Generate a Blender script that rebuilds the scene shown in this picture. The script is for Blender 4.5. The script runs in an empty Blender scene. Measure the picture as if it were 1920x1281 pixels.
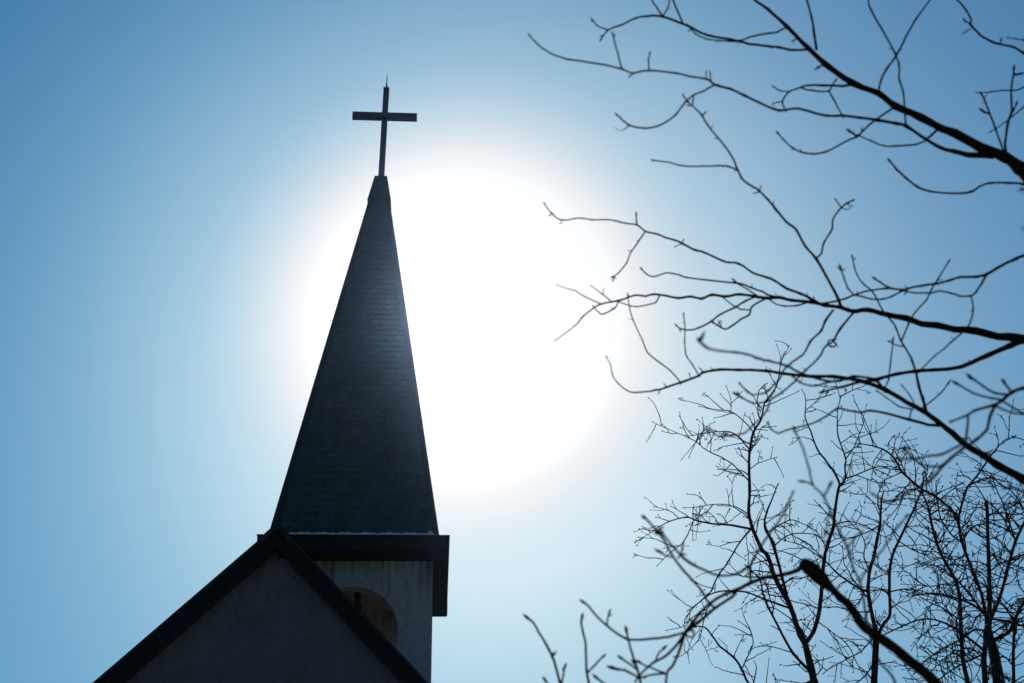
import bpy, bmesh, math, random
from mathutils import Vector, Matrix
random.seed(7)
C = bpy.context.scene
COL = C.collection

# ------------------------------------------------------------------ camera
YAW, PITCH, ROLL, FPX = 0.079, 0.6204, -0.0307, 2112.4
EYE = Vector((0, 0, 1.6))
_f = Vector((math.sin(YAW)*math.cos(PITCH), math.cos(YAW)*math.cos(PITCH), math.sin(PITCH)))
_r = Vector((math.cos(YAW), -math.sin(YAW), 0)); _u = _r.cross(_f)
_c, _s = math.cos(ROLL), math.sin(ROLL)
RT, UP, FW = _c*_r + _s*_u, -_s*_r + _c*_u, _f
cam = bpy.data.objects.new('camera', bpy.data.cameras.new('camera')); COL.objects.link(cam)
M = Matrix((RT, UP, -FW)).transposed().to_4x4(); M.translation = EYE
cam.matrix_world = M
cam.data.sensor_width = 36; cam.data.lens = 36*FPX/1920
cam.data.clip_start = 0.05; cam.data.clip_end = 3000
cam.data.dof.use_dof = True; cam.data.dof.focus_distance = 32; cam.data.dof.aperture_fstop = 2.2
C.camera = cam

def at(x, y, d):
    """the point seen at photo pixel x, y and at optical depth d (metres)"""
    return EYE + (RT*((x-960)/FPX) + UP*((640.5-y)/FPX) + FW)*d

# ------------------------------------------------------------------ sky and sun
SUN = (RT*((812-960)/FPX) + UP*((640.5-597)/FPX) + FW).normalized()     # just past the spire's right edge
GLOW = (RT*((878-960)/FPX) + UP*((640.5-611)/FPX) + FW).normalized()    # centre of the painted glow, on the open side of the spire
EL, AZ = math.asin(SUN.z), math.atan2(SUN.x, SUN.y)
world = bpy.data.worlds.new('World'); C.world = world; world.use_nodes = True
nt = world.node_tree; L = nt.links
def N(tree, typ, **kw):
    n = tree.nodes.new(typ)
    for k, v in kw.items(): setattr(n, k, v)
    return n
def mth(tree, op, a, b=None):
    n = N(tree, 'ShaderNodeMath', operation=op)
    for i, v in enumerate((a, b)):
        if v is None: continue
        if isinstance(v, (int, float)): n.inputs[i].default_value = v
        else: tree.links.new(v, n.inputs[i])
    return n.outputs[0]
bg = nt.nodes['Background']
sky = N(nt, 'ShaderNodeTexSky', sky_type='NISHITA', sun_disc=False)
sky.sun_elevation = EL; sky.sun_rotation = AZ; sky.dust_density = 1.0; sky.air_density = 1.0; sky.ozone_density = 3.0
# colour grade of the clear sky (white balance set blue, contrast)
sep = N(nt, 'ShaderNodeSeparateColor'); L.new(sky.outputs[0], sep.inputs[0])
cmb = N(nt, 'ShaderNodeCombineColor')
for i, (k, g) in enumerate(((2.5, 1.85), (1.95, 1.32), (1.5, 1.02))):
    L.new(mth(nt, 'MULTIPLY', mth(nt, 'POWER', mth(nt, 'MULTIPLY', sep.outputs[i], 0.05), g), k), cmb.inputs[i])
# glow painted into the sky colour, centred a little to the sun's right
tc = N(nt, 'ShaderNodeTexCoord')
dot = N(nt, 'ShaderNodeVectorMath', operation='DOT_PRODUCT'); dot.inputs[1].default_value = GLOW
nrm = N(nt, 'ShaderNodeVectorMath', operation='NORMALIZE'); L.new(tc.outputs['Generated'], nrm.inputs[0])
L.new(nrm.outputs[0], dot.inputs[0])
ang = mth(nt, 'MULTIPLY', mth(nt, 'ARCCOSINE', mth(nt, 'MINIMUM', dot.outputs['Value'], 0.9999999)), 180/math.pi)
KNOTS = [(0, (3, 3, 3)), (5, (1.7, 1.7, 1.7)), (6.5, (1.2, 1.2, 1.2)), (7.6, (1.0, .995, .99)), (9.3, (.80, .825, .85)), (11, (.565, .72, .82)), (13, (.43, .632, .775)),
         (16, (.322, .53, .692)), (19.5, (.215, .418, .606)), (24, (.135, .315, .522)), (30, (.075, .232, .44)), (38, (.05, .165, .34)),
         (52, (.032, .105, .23)), (75, (.024, .075, .165)), (120, (.022, .06, .13)), (180, (.022, .06, .13))]
def knot(a):
    for (a0, c0), (a1, c1) in zip(KNOTS, KNOTS[1:]):
        if a <= a1: return tuple(p*(q/p)**((a-a0)/(a1-a0)) for p, q in zip(c0, c1))
ramp = N(nt, 'ShaderNodeValToRGB'); ramp.color_ramp.interpolation = 'B_SPLINE'
STOPS = [0, 4, 6, 7, 7.7, 8.4, 9.2, 10, 11, 12, 13.2, 14.5, 16, 17.5, 19, 20.5, 22, 24, 26, 28, 30, 33, 37, 44, 52, 65, 90, 130, 180]
el = ramp.color_ramp.elements
while len(el) < len(STOPS): el.new(0.5)
for e, a in zip(el, STOPS):
    e.position = a/180; e.color = (*knot(a), 1)
L.new(mth(nt, 'DIVIDE', ang, 180), ramp.inputs[0])
# paler towards the horizon, and lens falloff of the glow painted brighter on one side
sz = N(nt, 'ShaderNodeSeparateXYZ'); L.new(nrm.outputs[0], sz.inputs[0])
def clampmul(sock, lo, hi):
    n = N(nt, 'ShaderNodeClamp'); L.new(sock, n.inputs[0]); n.inputs[1].default_value = lo; n.inputs[2].default_value = hi; return n.outputs[0]
zz = clampmul(mth(nt, 'SUBTRACT', sz.outputs['Z'], GLOW.z), -.35, .3)
side = N(nt, 'ShaderNodeVectorMath', operation='DOT_PRODUCT'); side.inputs[1].default_value = _r; L.new(nrm.outputs[0], side.inputs[0])
hh = clampmul(mth(nt, 'SUBTRACT', side.outputs['Value'], GLOW.dot(_r)), -.45, .45)
far = N(nt, 'ShaderNodeMapRange'); L.new(ang, far.inputs[0]); far.inputs['From Min'].default_value = 8.6; far.inputs['From Max'].default_value = 13
rs = N(nt, 'ShaderNodeSeparateColor'); L.new(ramp.outputs[0], rs.inputs[0])
rc = N(nt, 'ShaderNodeCombineColor')
for i, (kz, kh) in enumerate(((-1.8, .75), (-1.2, .3), (-.72, .15))):
    ex = mth(nt, 'EXPONENT', mth(nt, 'MULTIPLY', far.outputs[0], mth(nt, 'ADD', mth(nt, 'MULTIPLY', zz, kz), mth(nt, 'MULTIPLY', hh, kh))))
    L.new(mth(nt, 'MULTIPLY', rs.outputs[i], ex), rc.inputs[i])
mix = N(nt, 'ShaderNodeMix', data_type='RGBA'); mix.inputs[0].default_value = 0.85
L.new(cmb.outputs[0], mix.inputs[6]); L.new(rc.outputs[0], mix.inputs[7])
L.new(mix.outputs[2], bg.inputs[0]); bg.inputs[1].default_value = 1.0
sun = bpy.data.objects.new('sun', bpy.data.lights.new('sun', 'SUN')); COL.objects.link(sun)
sun.data.energy = 3.0; sun.data.angle = math.radians(0.5); sun.data.color = (1, .96, .9)
sun.rotation_euler = SUN.to_track_quat('Z', 'Y').to_euler()
C.view_settings.view_transform = 'Standard'; C.view_settings.look = 'None'
C.view_settings.exposure = 0; C.view_settings.gamma = 1
C.cycles.max_bounces = 6; C.cycles.use_denoising = True

# ------------------------------------------------------------------ helpers
def mat(name, col, rough=.8, var=.25, scale=6., bump=0., bscale=40., col2=None, island=0., metal=0., spec=.5):
    m = bpy.data.materials.new(name); m.use_nodes = True; t = m.node_tree; b = t.nodes['Principled BSDF']
    tcn = N(t, 'ShaderNodeTexCoord'); nz = N(t, 'ShaderNodeTexNoise'); nz.inputs['Scale'].default_value = scale
    nz.inputs['Detail'].default_value = 6; t.links.new(tcn.outputs['Object'], nz.inputs['Vector'])
    mx = N(t, 'ShaderNodeMix', data_type='RGBA')
    c2 = col2 or tuple(c*(1+var) for c in col); c1 = col if col2 else tuple(c*(1-var) for c in col)
    mx.inputs[6].default_value = (*c1, 1); mx.inputs[7].default_value = (*c2, 1)
    mr = N(t, 'ShaderNodeMapRange'); mr.inputs['From Min'].default_value = .3; mr.inputs['From Max'].default_value = .7
    t.links.new(nz.outputs[0], mr.inputs[0]); t.links.new(mr.outputs[0], mx.inputs[0])
    out = mx.outputs[2]
    if island:
        g = N(t, 'ShaderNodeNewGeometry'); h = N(t, 'ShaderNodeMapRange')
        h.inputs['To Min'].default_value = 1-island; h.inputs['To Max'].default_value = 1+island
        t.links.new(g.outputs['Random Per Island'], h.inputs[0])
        v = N(t, 'ShaderNodeVectorMath', operation='SCALE'); t.links.new(out, v.inputs[0]); t.links.new(h.outputs[0], v.inputs['Scale'])
        out = v.outputs[0]
    t.links.new(out, b.inputs['Base Color']); b.inputs['Roughness'].default_value = rough; b.inputs['Metallic'].default_value = metal
    b.inputs['Specular IOR Level'].default_value = spec
    if bump:
        n2 = N(t, 'ShaderNodeTexNoise'); n2.inputs['Scale'].default_value = bscale; n2.inputs['Detail'].default_value = 8
        t.links.new(tcn.outputs['Object'], n2.inputs['Vector'])
        bp = N(t, 'ShaderNodeBump'); bp.inputs['Strength'].default_value = bump; bp.inputs['Distance'].default_value = .03
        t.links.new(n2.outputs[0], bp.inputs['Height']); t.links.new(bp.outputs[0], b.inputs['Normal'])
    return m

def stain(m, z0, z1, strength=.6, xs=9):
    """rain streaks running down from a ledge: fine vertical noise, fading out below z1"""
    t = m.node_tree; b = t.nodes['Principled BSDF']; src = b.inputs['Base Color'].links[0].from_socket
    tcn = N(t, 'ShaderNodeTexCoord'); mp = N(t, 'ShaderNodeMapping'); mp.inputs['Scale'].default_value = (xs, xs, .55)
    t.links.new(tcn.outputs['Object'], mp.inputs[0])
    nz = N(t, 'ShaderNodeTexNoise'); nz.inputs['Scale'].default_value = 1; nz.inputs['Detail'].default_value = 7; nz.inputs['Roughness'].default_value = .65
    t.links.new(mp.outputs[0], nz.inputs['Vector'])
    r = N(t, 'ShaderNodeMapRange'); r.inputs['From Min'].default_value = .47; r.inputs['From Max'].default_value = .62
    t.links.new(nz.outputs[0], r.inputs[0])
    s = N(t, 'ShaderNodeSeparateXYZ'); t.links.new(tcn.outputs['Object'], s.inputs[0])
    h = N(t, 'ShaderNodeMapRange'); h.inputs['From Min'].default_value = z1; h.inputs['From Max'].default_value = z0
    t.links.new(s.outputs['Z'], h.inputs[0])
    k = mth(t, 'MULTIPLY', mth(t, 'MULTIPLY', r.outputs[0], h.outputs[0]), strength)
    mx = N(t, 'ShaderNodeMix', data_type='RGBA'); t.links.new(k, mx.inputs[0]); t.links.new(src, mx.inputs[6])
    mx.inputs[7].default_value = (.035, .03, .028, 1)
    t.links.new(mx.outputs[2], b.inputs['Base Color'])

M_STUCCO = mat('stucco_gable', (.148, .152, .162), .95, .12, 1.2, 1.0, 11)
def mottle(m, scale, lo, hi):
    """blotchy roughcast: fine darker veins in the render coat"""
    t = m.node_tree; b = t.nodes['Principled BSDF']; src = b.inputs['Base Color'].links[0].from_socket
    tcn = N(t, 'ShaderNodeTexCoord'); nz = N(t, 'ShaderNodeTexNoise'); nz.inputs['Scale'].default_value = scale; nz.inputs['Detail'].default_value = 9
    nz.inputs['Roughness'].default_value = .7; nz.inputs['Distortion'].default_value = 1.2; t.links.new(tcn.outputs['Object'], nz.inputs['Vector'])
    r = N(t, 'ShaderNodeMapRange'); r.inputs['From Min'].default_value = .38; r.inputs['From Max'].default_value = .58
    r.inputs['To Min'].default_value = lo; r.inputs['To Max'].default_value = hi; t.links.new(nz.outputs[0], r.inputs[0])
    v = N(t, 'ShaderNodeVectorMath', operation='SCALE'); t.links.new(src, v.inputs[0]); t.links.new(r.outputs[0], v.inputs['Scale'])
    t.links.new(v.outputs[0], b.inputs['Base Color'])
mottle(M_STUCCO, 6.0, .80, 1.05); stain(M_STUCCO, 13.2, 11.6, .4, 5)
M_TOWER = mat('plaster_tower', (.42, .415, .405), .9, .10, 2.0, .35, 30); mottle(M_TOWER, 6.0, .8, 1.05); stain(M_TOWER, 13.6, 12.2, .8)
M_INNER = mat('plaster_inner', (.24, .19, .15), .95, .15, 3.0, .4, 30)
M_SLATE = mat('slate_tile', (.027, .053, .053), .82, .25, 9, .25, 60, island=.24)
M_METAL = mat('dark_sheet_metal', (.016, .024, .029), .65, .25, 3, .05, 20, spec=.25)
M_FASCIA = mat('dark_stained_board', (.012, .017, .021), .9, .3, 5, .2, 40, spec=.12)
M_ROOF = mat('roof_slate', (.045, .05, .055), .75, .25, 8, .3, 30)
M_CROSS = mat('cross_metal', (.028, .028, .06), .55, .2, 8, .05, 40)
M_IRON = mat('black_iron', (.02, .02, .022), .6, .3, 20, .1, 60)
M_BRONZE = mat('bell_bronze', (.10, .075, .04), .45, .3, 6, .05, 40, metal=.8)
M_SNOW = mat('old_snow', (.62, .66, .72), .9, .06, 20, .3, 40)
M_BARK = mat('near_bark', (.022, .018, .016), .95, .35, 40, .6, 120, spec=.15)
M_BARK2 = mat('far_bark', (.020, .017, .015), .95, .35, 12, .5, 60)
M_NEEDLE = mat('pine_needle', (.03, .05, .022), .7, .3, 30)
M_GROUND = mat('ground_grass', (.09, .10, .05), 1, .3, .4, .5, 6, col2=(.16, .14, .10))
M_GLASS = mat('dark_glass', (.02, .025, .03), .2, .1, 2)

def link(name, bm, m, parent=None, smooth=False, origin=None):
    me = bpy.data.meshes.new(name)
    bmesh.ops.recalc_face_normals(bm, faces=bm.faces)
    if origin is not None: bmesh.ops.translate(bm, verts=bm.verts, vec=-origin)
    bm.to_mesh(me); bm.free(); me.materials.append(m)
    if smooth:
        for p in me.polygons: p.use_smooth = True
    o = bpy.data.objects.new(name, me); COL.objects.link(o)
    if parent: o.parent = parent
    return o
def thing(name, label, cat, loc=(0, 0, 0), group=None):
    o = bpy.data.objects.new(name, None); COL.objects.link(o); o.location = loc
    o['label'] = label; o['category'] = cat
    if group: o['group'] = group
    return o
def tag(o, label, cat, group=None, kind=None):
    o['label'] = label; o['category'] = cat
    if group: o['group'] = group
    if kind: o['kind'] = kind
    return o
def box(bm, x0, x1, y0, y1, z0, z1, bev=0.):
    vs = [bm.verts.new((x, y, z)) for z in (z0, z1) for y in (y0, y1) for x in (x0, x1)]
    fs = [bm.faces.new([vs[i] for i in q]) for q in ((0, 1, 3, 2), (4, 6, 7, 5), (0, 4, 5, 1), (2, 3, 7, 6), (0, 2, 6, 4), (1, 5, 7, 3))]
    if bev: bmesh.ops.bevel(bm, geom=list({e for f in fs for e in f.edges}), offset=bev, segments=2, affect='EDGES')
def prism(bm, pts, vec):
    """closed outline extruded along vec"""
    a = [bm.verts.new(p) for p in pts]; b = [bm.verts.new(Vector(p)+Vector(vec)) for p in pts]; n = len(a)
    bm.faces.new(a); bm.faces.new(b[::-1])
    for i in range(n): bm.faces.new((a[i], b[i], b[(i+1) % n], a[(i+1) % n]))
def frustum(bm, cx, cy, z0, h0, z1, h1):
    a = [bm.verts.new((cx+sx*h0, cy+sy*h0, z0)) for sx, sy in ((-1, -1), (1, -1), (1, 1), (-1, 1))]
    b = [bm.verts.new((cx+sx*h1, cy+sy*h1, z1)) for sx, sy in ((-1, -1), (1, -1), (1, 1), (-1, 1))]
    bm.faces.new(a); bm.faces.new(b)
    for i in range(4): bm.faces.new((a[i], a[(i+1) % 4], b[(i+1) % 4], b[i]))
def lathe(bm, cx, cy, prof, n=20):
    rings = [[bm.verts.new((cx+r*math.cos(2*math.pi*i/n), cy+r*math.sin(2*math.pi*i/n), z)) for i in range(n)] for r, z in prof]
    for a, b in zip(rings, rings[1:]):
        for i in range(n): bm.faces.new((a[i], a[(i+1) % n], b[(i+1) % n], b[i]))
    bm.faces.new(rings[0]); bm.faces.new(rings[-1])

# ------------------------------------------------------------------ ground
bm = bmesh.new()
G = 40
gv = [[bm.verts.new(((i/G-.5)*1600, (j/G-.5)*1600+200, 0)) for i in range(G+1)] for j in range(G+1)]
for j in range(G):
    for i in range(G): bm.faces.new((gv[j][i], gv[j][i+1], gv[j+1][i+1], gv[j+1][i]))
g = link('ground', bm, M_GROUND); g['kind'] = 'structure'

# ------------------------------------------------------------------ church
CX, CY, H, S = -2.04, 27.81, 14.0, 2.086            # spire axis, ledge height, half width of the spire foot
GX, GY, GH, GM = -3.735, 24.73, 13.15, 1.052        # gable ridge, gable wall plane, height, pitch
OV, RT_ = .30, .54                                  # verge overhang, roof build-up
WY0, WY1, WH = 26.20, 29.45, 1.96                   # tower walls
NAVE = 6.6
church = thing('church', 'dark church with grey gable, arched belfry and tall slate spire topped by a cross', 'church')

def gable_z(x): return GH - GM*abs(x-GX)
# gable wall
bm = bmesh.new()
prism(bm, [(GX-NAVE, GY, 0), (GX+NAVE, GY, 0), (GX+NAVE, GY, gable_z(GX+NAVE)), (GX, GY, GH), (GX-NAVE, GY, gable_z(GX-NAVE))], (0, .4, 0))
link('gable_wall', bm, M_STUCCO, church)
bm = bmesh.new()
for sx in (-1, 1):
    x0, x1 = sorted((GX+sx*NAVE, GX+sx*(NAVE-.4)))
    box(bm, x0, x1, GY+.4, 48, 0, gable_z(GX+NAVE))
prism(bm, [(GX-NAVE, 48, 0), (GX+NAVE, 48, 0), (GX+NAVE, 48, gable_z(GX+NAVE)), (GX, 48, GH), (GX-NAVE, 48, gable_z(GX-NAVE))], (0, .4, 0))
link('nave_wall', bm, M_STUCCO, church)
# entrance and round window low on the gable (below the frame)
bm = bmesh.new()
pts = [(GX-1, GY-.06, 0), (GX+1, GY-.06, 0), (GX+1, GY-.06, 2.3)] + [(GX+math.cos(a)*1, GY-.06, 2.3+math.sin(a)*1) for a in [math.pi*k/12 for k in range(1, 12)]] + [(GX-1, GY-.06, 2.3)]
prism(bm, pts, (0, .056, 0)); link('door', bm, M_FASCIA, church)
# roof slabs
bm = bmesh.new()
def slab(xa, xb, ya, yb):
    za, zb = gable_z(xa), gable_z(xb)
    prism(bm, [(xa, ya, za+.02), (xb, ya, zb+.02), (xb, ya, zb+RT_-.03), (xa, ya, za+RT_-.03)], (0, yb-ya, 0))
e = NAVE+.45
slab(GX, GX-e, GY-OV+.05, WY0); slab(GX, GX+e, GY-OV+.05, WY0)
slab(CX-WH, GX-e, WY0, WY1); slab(CX+WH, GX+e, WY0, WY1)
slab(GX, GX-e, WY1, 48.6); slab(GX, GX+e, WY1, 48.6)
roof = link('roof', bm, M_ROOF, church)
# rake boards along the gable
for sx in (-1, 1):
    bm = bmesh.new(); x1 = GX+sx*(e+.02); sl = GM+.008
    zi, zo = GH+.0, GH+RT_
    prism(bm, [(GX, GY-OV, zi), (x1, GY-OV, zi-GM*(e+.02)), (x1, GY-OV, zo-sl*(e+.02)), (GX, GY-OV, zo)], (0, .047, 0))
    # metal edge strip lying along the top of the board
    link('rake_board', bm, M_FASCIA, church)
    bm = bmesh.new()
    prism(bm, [(GX, GY-OV-.035, zo-.075), (x1, GY-OV-.035, zo-.075-sl*(e+.02)), (x1, GY-OV-.035, zo+.02-sl*(e+.02)), (GX, GY-OV-.035, zo+.02)], (0, .033, 0))
    link('verge_trim', bm, M_METAL, church)
bm = bmesh.new()   # bent ridge cap
prism(bm, [(GX-.42, GY-OV-.06, GH+RT_+.03-.42*GM), (GX-.1, GY-OV-.06, GH+RT_+.03-.1*GM+.02), (GX+.1, GY-OV-.06, GH+RT_+.03-.1*GM+.02), (GX+.42, GY-OV-.06, GH+RT_+.03-.42*GM), (GX+.36, GY-OV-.06, GH+RT_-.17-.36*GM), (GX, GY-OV-.06, GH+RT_-.14), (GX-.36, GY-OV-.06, GH+RT_-.17-.36*GM)], (0, .023, 0))
prism(bm, [(GX-.30, GY-OV-.03, GH+RT_+.022-.30*GM), (GX, GY-OV-.03, GH+RT_+.03), (GX+.30, GY-OV-.03, GH+RT_+.022-.30*GM), (GX+.30, GY-OV-.03, GH+RT_-.01-.30*GM), (GX, GY-OV-.03, GH+RT_-.005), (GX-.30, GY-OV-.03, GH+RT_-.01-.30*GM)], (0, 1.5, 0))
link('ridge_cap', bm, M_METAL, church)

# belfry walls with round-headed openings
def arch_wall(bm, c, half, z0, z1, r, spring, thick, axis):
    """wall of width 2*half centred on c; axis 0 = runs along x, 1 = runs along y. c is (along, across-front)"""
    n = 20; along, front = c
    def P(u, z, t): return (along+u, front+t, z) if axis == 0 else (front+t, along+u, z)
    arc = [(r*math.cos(math.pi*k/n), spring+r*math.sin(math.pi*k/n)) for k in range(n+1)]      # right to left
    F = {}
    def V(u, z, t):
        k = (round(u, 4), round(z, 4), round(t, 4))
        if k not in F: F[k] = bm.verts.new(P(u, z, t))
        return F[k]
    for t in (0, thick):
        for s in (-1, 1):
            bm.faces.new([V(s*half, z0, t), V(s*r, z0, t), V(s*r, spring, t), V(s*half, spring, t)])
            bm.faces.new([V(s*half, spring, t), V(s*r, spring, t), V(s*r, z1, t), V(s*half, z1, t)])
        for a, b in zip(arc, arc[1:]):
            bm.faces.new([V(a[0], a[1], t), V(b[0], b[1], t), V(b[0], z1, t), V(a[0], z1, t)])
    hole = [(r, z0)] + arc + [(-r, z0)]
    for a, b in zip(hole, hole[1:]):
        bm.faces.new([V(a[0], a[1], 0), V(b[0], b[1], 0), V(b[0], b[1], thick), V(a[0], a[1], thick)])
    for s in (-1, 1):
        bm.faces.new([V(s*half, z0, 0), V(s*half, z0, thick), V(s*half, spring, thick), V(s*half, spring, 0)])
        bm.faces.new([V(s*half, spring, 0), V(s*half, spring, thick), V(s*half, z1, thick), V(s*half, z1, 0)])
TH, SILL, WT, SPR, AR = .34, 11.05, 13.60, 11.75, 1.15
bm = bmesh.new()
arch_wall(bm, (CX, WY0), WH, SILL, WT, AR, SPR, TH, 0)
arch_wall(bm, (CX, WY1-TH), WH, SILL, WT, 1.38, 11.43, TH, 0)
cyw = (WY0+WY1)/2; hs = (WY1-WY0)/2-TH-.002
arch_wall(bm, (cyw, CX-WH+.012), hs, SILL, WT, .95, SPR, TH, 1)
arch_wall(bm, (cyw, CX+WH-.012-TH), hs, SILL, WT, .95, SPR, TH, 1)
box(bm, CX-WH, CX+WH, WY0, WY1, 0, SILL-.001)
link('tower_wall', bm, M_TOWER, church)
bm = bmesh.new()
box(bm, CX-WH+TH+.02, CX+WH-TH-.02, WY0+TH+.02, WY1-TH-.02, 13.42, 13.57); 
link('belfry_ceiling', bm, M_INNER, church)
# cornice: boxed eaves with a metal top edge
bm = bmesh.new()
CXW, CYF, CYB = S+.263, 25.60, 29.90
box(bm, CX-CXW, CX+CXW, CYF, CYB, 13.60, 13.965, .008)
box(bm, CX-CXW+.12, CX+CXW-.12, CYF+.12, CYB-.12, 13.575, 13.598)
cor = link('cornice', bm, M_FASCIA, church)
bm = bmesh.new()
box(bm, CX-CXW-.02, CX+CXW+.02, CYF-.02, CYB+.02, 13.967, 14.0, .006)
for sx in (-1, 1):
    x = CX+sx*(CXW+.001); box(bm, min(x, x+sx*.02), max(x, x+sx*.02), CYB-.45, CYB, 13.62, 13.966)
link('edge_flashing', bm, M_METAL, cor)

# spire
APEX, CAPZ = 29.19, 26.95
def half_at(z): return S*(APEX-z)/(APEX-H)
bm = bmesh.new(); frustum(bm, CX, CY, H+.003, S-.035, CAPZ, half_at(CAPZ)-.035)
spire = link('spire', bm, M_SLATE, church)
bm = bmesh.new()
slant = math.hypot(APEX-H, S); EXP, TW = .215, .235
nrow = int((CAPZ-H)/(APEX-H)*slant/EXP)
for face in range(4):
    ca, sa = math.cos(face*math.pi/2), math.sin(face*math.pi/2)
    def P(u, v, t):      # u across, v up the slope, t outwards
        z = H + v*(APEX-H)/slant; d = S*(1-v/slant)
        x, y = u, -d - t*(APEX-H)/slant; z += t*S/slant
        return (CX + x*ca - y*sa, CY + x*sa + y*ca, z)
    for row in range(nrow+1):
        v0 = row*EXP + .02
        w = S*(1-(v0+.1)/slant) - .13
        if w < .05: continue
        off = (.5 if row % 2 else 0)*TW
        u = -w - off
        while u < w:
            a, b = max(u, -w)+.004, min(u+TW*random.uniform(.93, 1.07), w)-.004; u = b+.004
            if b-a < .03: continue
            lift = .030+random.uniform(-.004, .007); dv = random.uniform(-.012, .012); tl = random.uniform(-.006, .006)
            rr = min((b-a)*.5, .062); low = v0+dv
            prof = [(a, low+rr*.95)] + [(a+(b-a)*.5*(1-math.cos(math.pi*k/6)) if False else a+(b-a)*k/6, low + rr*.9*(abs(k/6*2-1)**3.6) + tl*(k/6-.5)) for k in range(1, 6)] + [(b, low+rr*.95)]
            top = min(low+EXP*1.45, slant)
            tip = [bm.verts.new(P(x, y, lift)) for x, y in prof]; tip0 = [bm.verts.new(P(x, y, lift-.024)) for x, y in prof]
            ta, tb = bm.verts.new(P(a, top, .002)), bm.verts.new(P(b, top, .002))
            bm.faces.new(tip+[tb, ta])
            for k in range(len(tip)-1): bm.faces.new((tip[k], tip[k+1], tip0[k+1], tip0[k]))
            bm.faces.new((tip[0], tip0[0], ta)); bm.faces.new((tip[-1], tb, tip0[-1]))
link('slate_tiles', bm, M_SLATE, spire)
bm = bmesh.new()   # hip flashings
for sx in (-1, 1):
    for sy in (-1, 1):
        for ax in (0, 1):
            z0, z1 = H+.01, CAPZ; h0, h1 = half_at(z0), half_at(z1); o, w = .028, .15
            if ax == 0: q = [(sx*(h0+o), sy*(h0+o), z0), (sx*(h0-w), sy*(h0+o), z0), (sx*(h1-w*.7), sy*(h1+o), z1), (sx*(h1+o), sy*(h1+o), z1)]; v = (0, -sy*.02, 0)
            else: q = [(sx*(h0+o), sy*(h0+o-.02), z0), (sx*(h0+o), sy*(h0-w), z0), (sx*(h1+o), sy*(h1-w*.7), z1), (sx*(h1+o), sy*(h1+o-.02), z1)]; v = (-sx*.02, 0, 0)
            prism(bm, [(CX+a, CY+b, c) for a, b, c in q], v)
link('hip_flashing', bm, M_METAL, spire)
bm = bmesh.new()
frustum(bm, CX, CY, CAPZ-.06, .385, CAPZ+.02, .375); frustum(bm, CX, CY, CAPZ+.022, .37, 28.12, .205)
for k in range(-2, 3):   # standing seams
    x = k*.07
    prism(bm, [(CX+x*1.7-.006, CY-.372, CAPZ+.03), (CX+x*1.7+.006, CY-.372, CAPZ+.03), (CX+x+.005, CY-.205, 28.1), (CX+x-.005, CY-.205, 28.1)], (0, -.012, 0))
link('spire_cap', bm, M_METAL, church)
cross = bpy.data.objects.new('cross', None); COL.objects.link(cross); cross.parent = church
bm = bmesh.new(); box(bm, CX-.098, CX+.098, CY-.09, CY+.09, 28.1, 32.55, .008); box(bm, CX-.105, CX+.105, CY-.097, CY+.097, 32.54, 32.60, .005)
link('cross_shaft', bm, M_CROSS, cross)
for sx in (-1, 1):
    bm = bmesh.new()
    x0, x1 = sorted((CX+sx*.1, CX+sx*1.10)); box(bm, x0, x1, CY-.088, CY+.088, 31.045, 31.31, .006)
    x0, x1 = sorted((CX+sx*1.10, CX+sx*1.125)); box(bm, x0, x1, CY-.097, CY+.097, 31.035, 31.32, .004)
    link('cross_arm', bm, M_CROSS, cross)
bm = bmesh.new()
lathe(bm, CX, CY, [(.05, 32.6), (.05, 32.66), (.03, 32.68), (.03, 32.74), (.04, 32.75), (.04, 32.78), (.022, 32.80), (.018, 33.1), (.006, 33.38)], 10)
link('lightning_rod', bm, M_IRON, cross)

# bell on its hanger, inside the belfry
bell = thing('bell', 'bell hung on a black iron strap inside the arched belfry opening', 'bell', (CX+.02, 27.8, 13.42))
bm = bmesh.new()
o = Vector((CX+.02, 27.8, 13.42))
for k in range(6):
    z = 13.42-.16*k; w = .085 if k % 2 == 0 else .06
    box(bm, o.x-w+.012*(k % 3), o.x+w+.012*(k % 3), o.y-.05, o.y+.05, z-.157, z-.001, .01)
link('hanger', bm, M_IRON, bell, origin=o)
bm = bmesh.new(); box(bm, o.x-.55, o.x+.55, o.y-.09, o.y+.09, 12.26, 12.458, .02); link('yoke', bm, M_IRON, bell, origin=o)
bm = bmesh.new()
lathe(bm, o.x, o.y, [(.05, 12.258), (.16, 12.22), (.22, 12.12), (.25, 11.9), (.29, 11.7), (.36, 11.55), (.43, 11.45), (.44, 11.42), (.38, 11.42), (.30, 11.6), (.2, 12.0), (.02, 12.1)], 28)
link('bell_body', bm, M_BRONZE, bell, True, origin=o)

# snow lying along the foot of the spire
bm = bmesh.new()
n = 150; prev = None
for i in range(n+1):
    x = CX-S+.15 + (2*S-.22)*i/n
    hh = .066+.010*math.sin(i*.31)+.008*math.sin(i*.83+1)+random.uniform(-.006, .006)
    if i < 4: hh *= i/4
    if i > n-8: hh = hh*1.35 if i < n-3 else hh*(n-i)/3
    hh = max(hh, .004)
    ring = [bm.verts.new((x, y, z)) for y, z in ((CYF-.012, 14.001), (CYF-.008, 14.001+hh*.7), (CYF+.02, 14.001+hh), (CYF+.12, 14.001+hh*1.1), (CYF+.14, 14.001))]
    if prev:
        for k in range(5): bm.faces.new((prev[k], prev[(k+1) % 5], ring[(k+1) % 5], ring[k]))
    else: bm.faces.new(ring)
    prev = ring
bm.faces.new(prev)
tag(link('snow', bm, M_SNOW, smooth=True), 'thin strip of snow lying on the ledge at the foot of the spire', 'snow')

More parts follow.
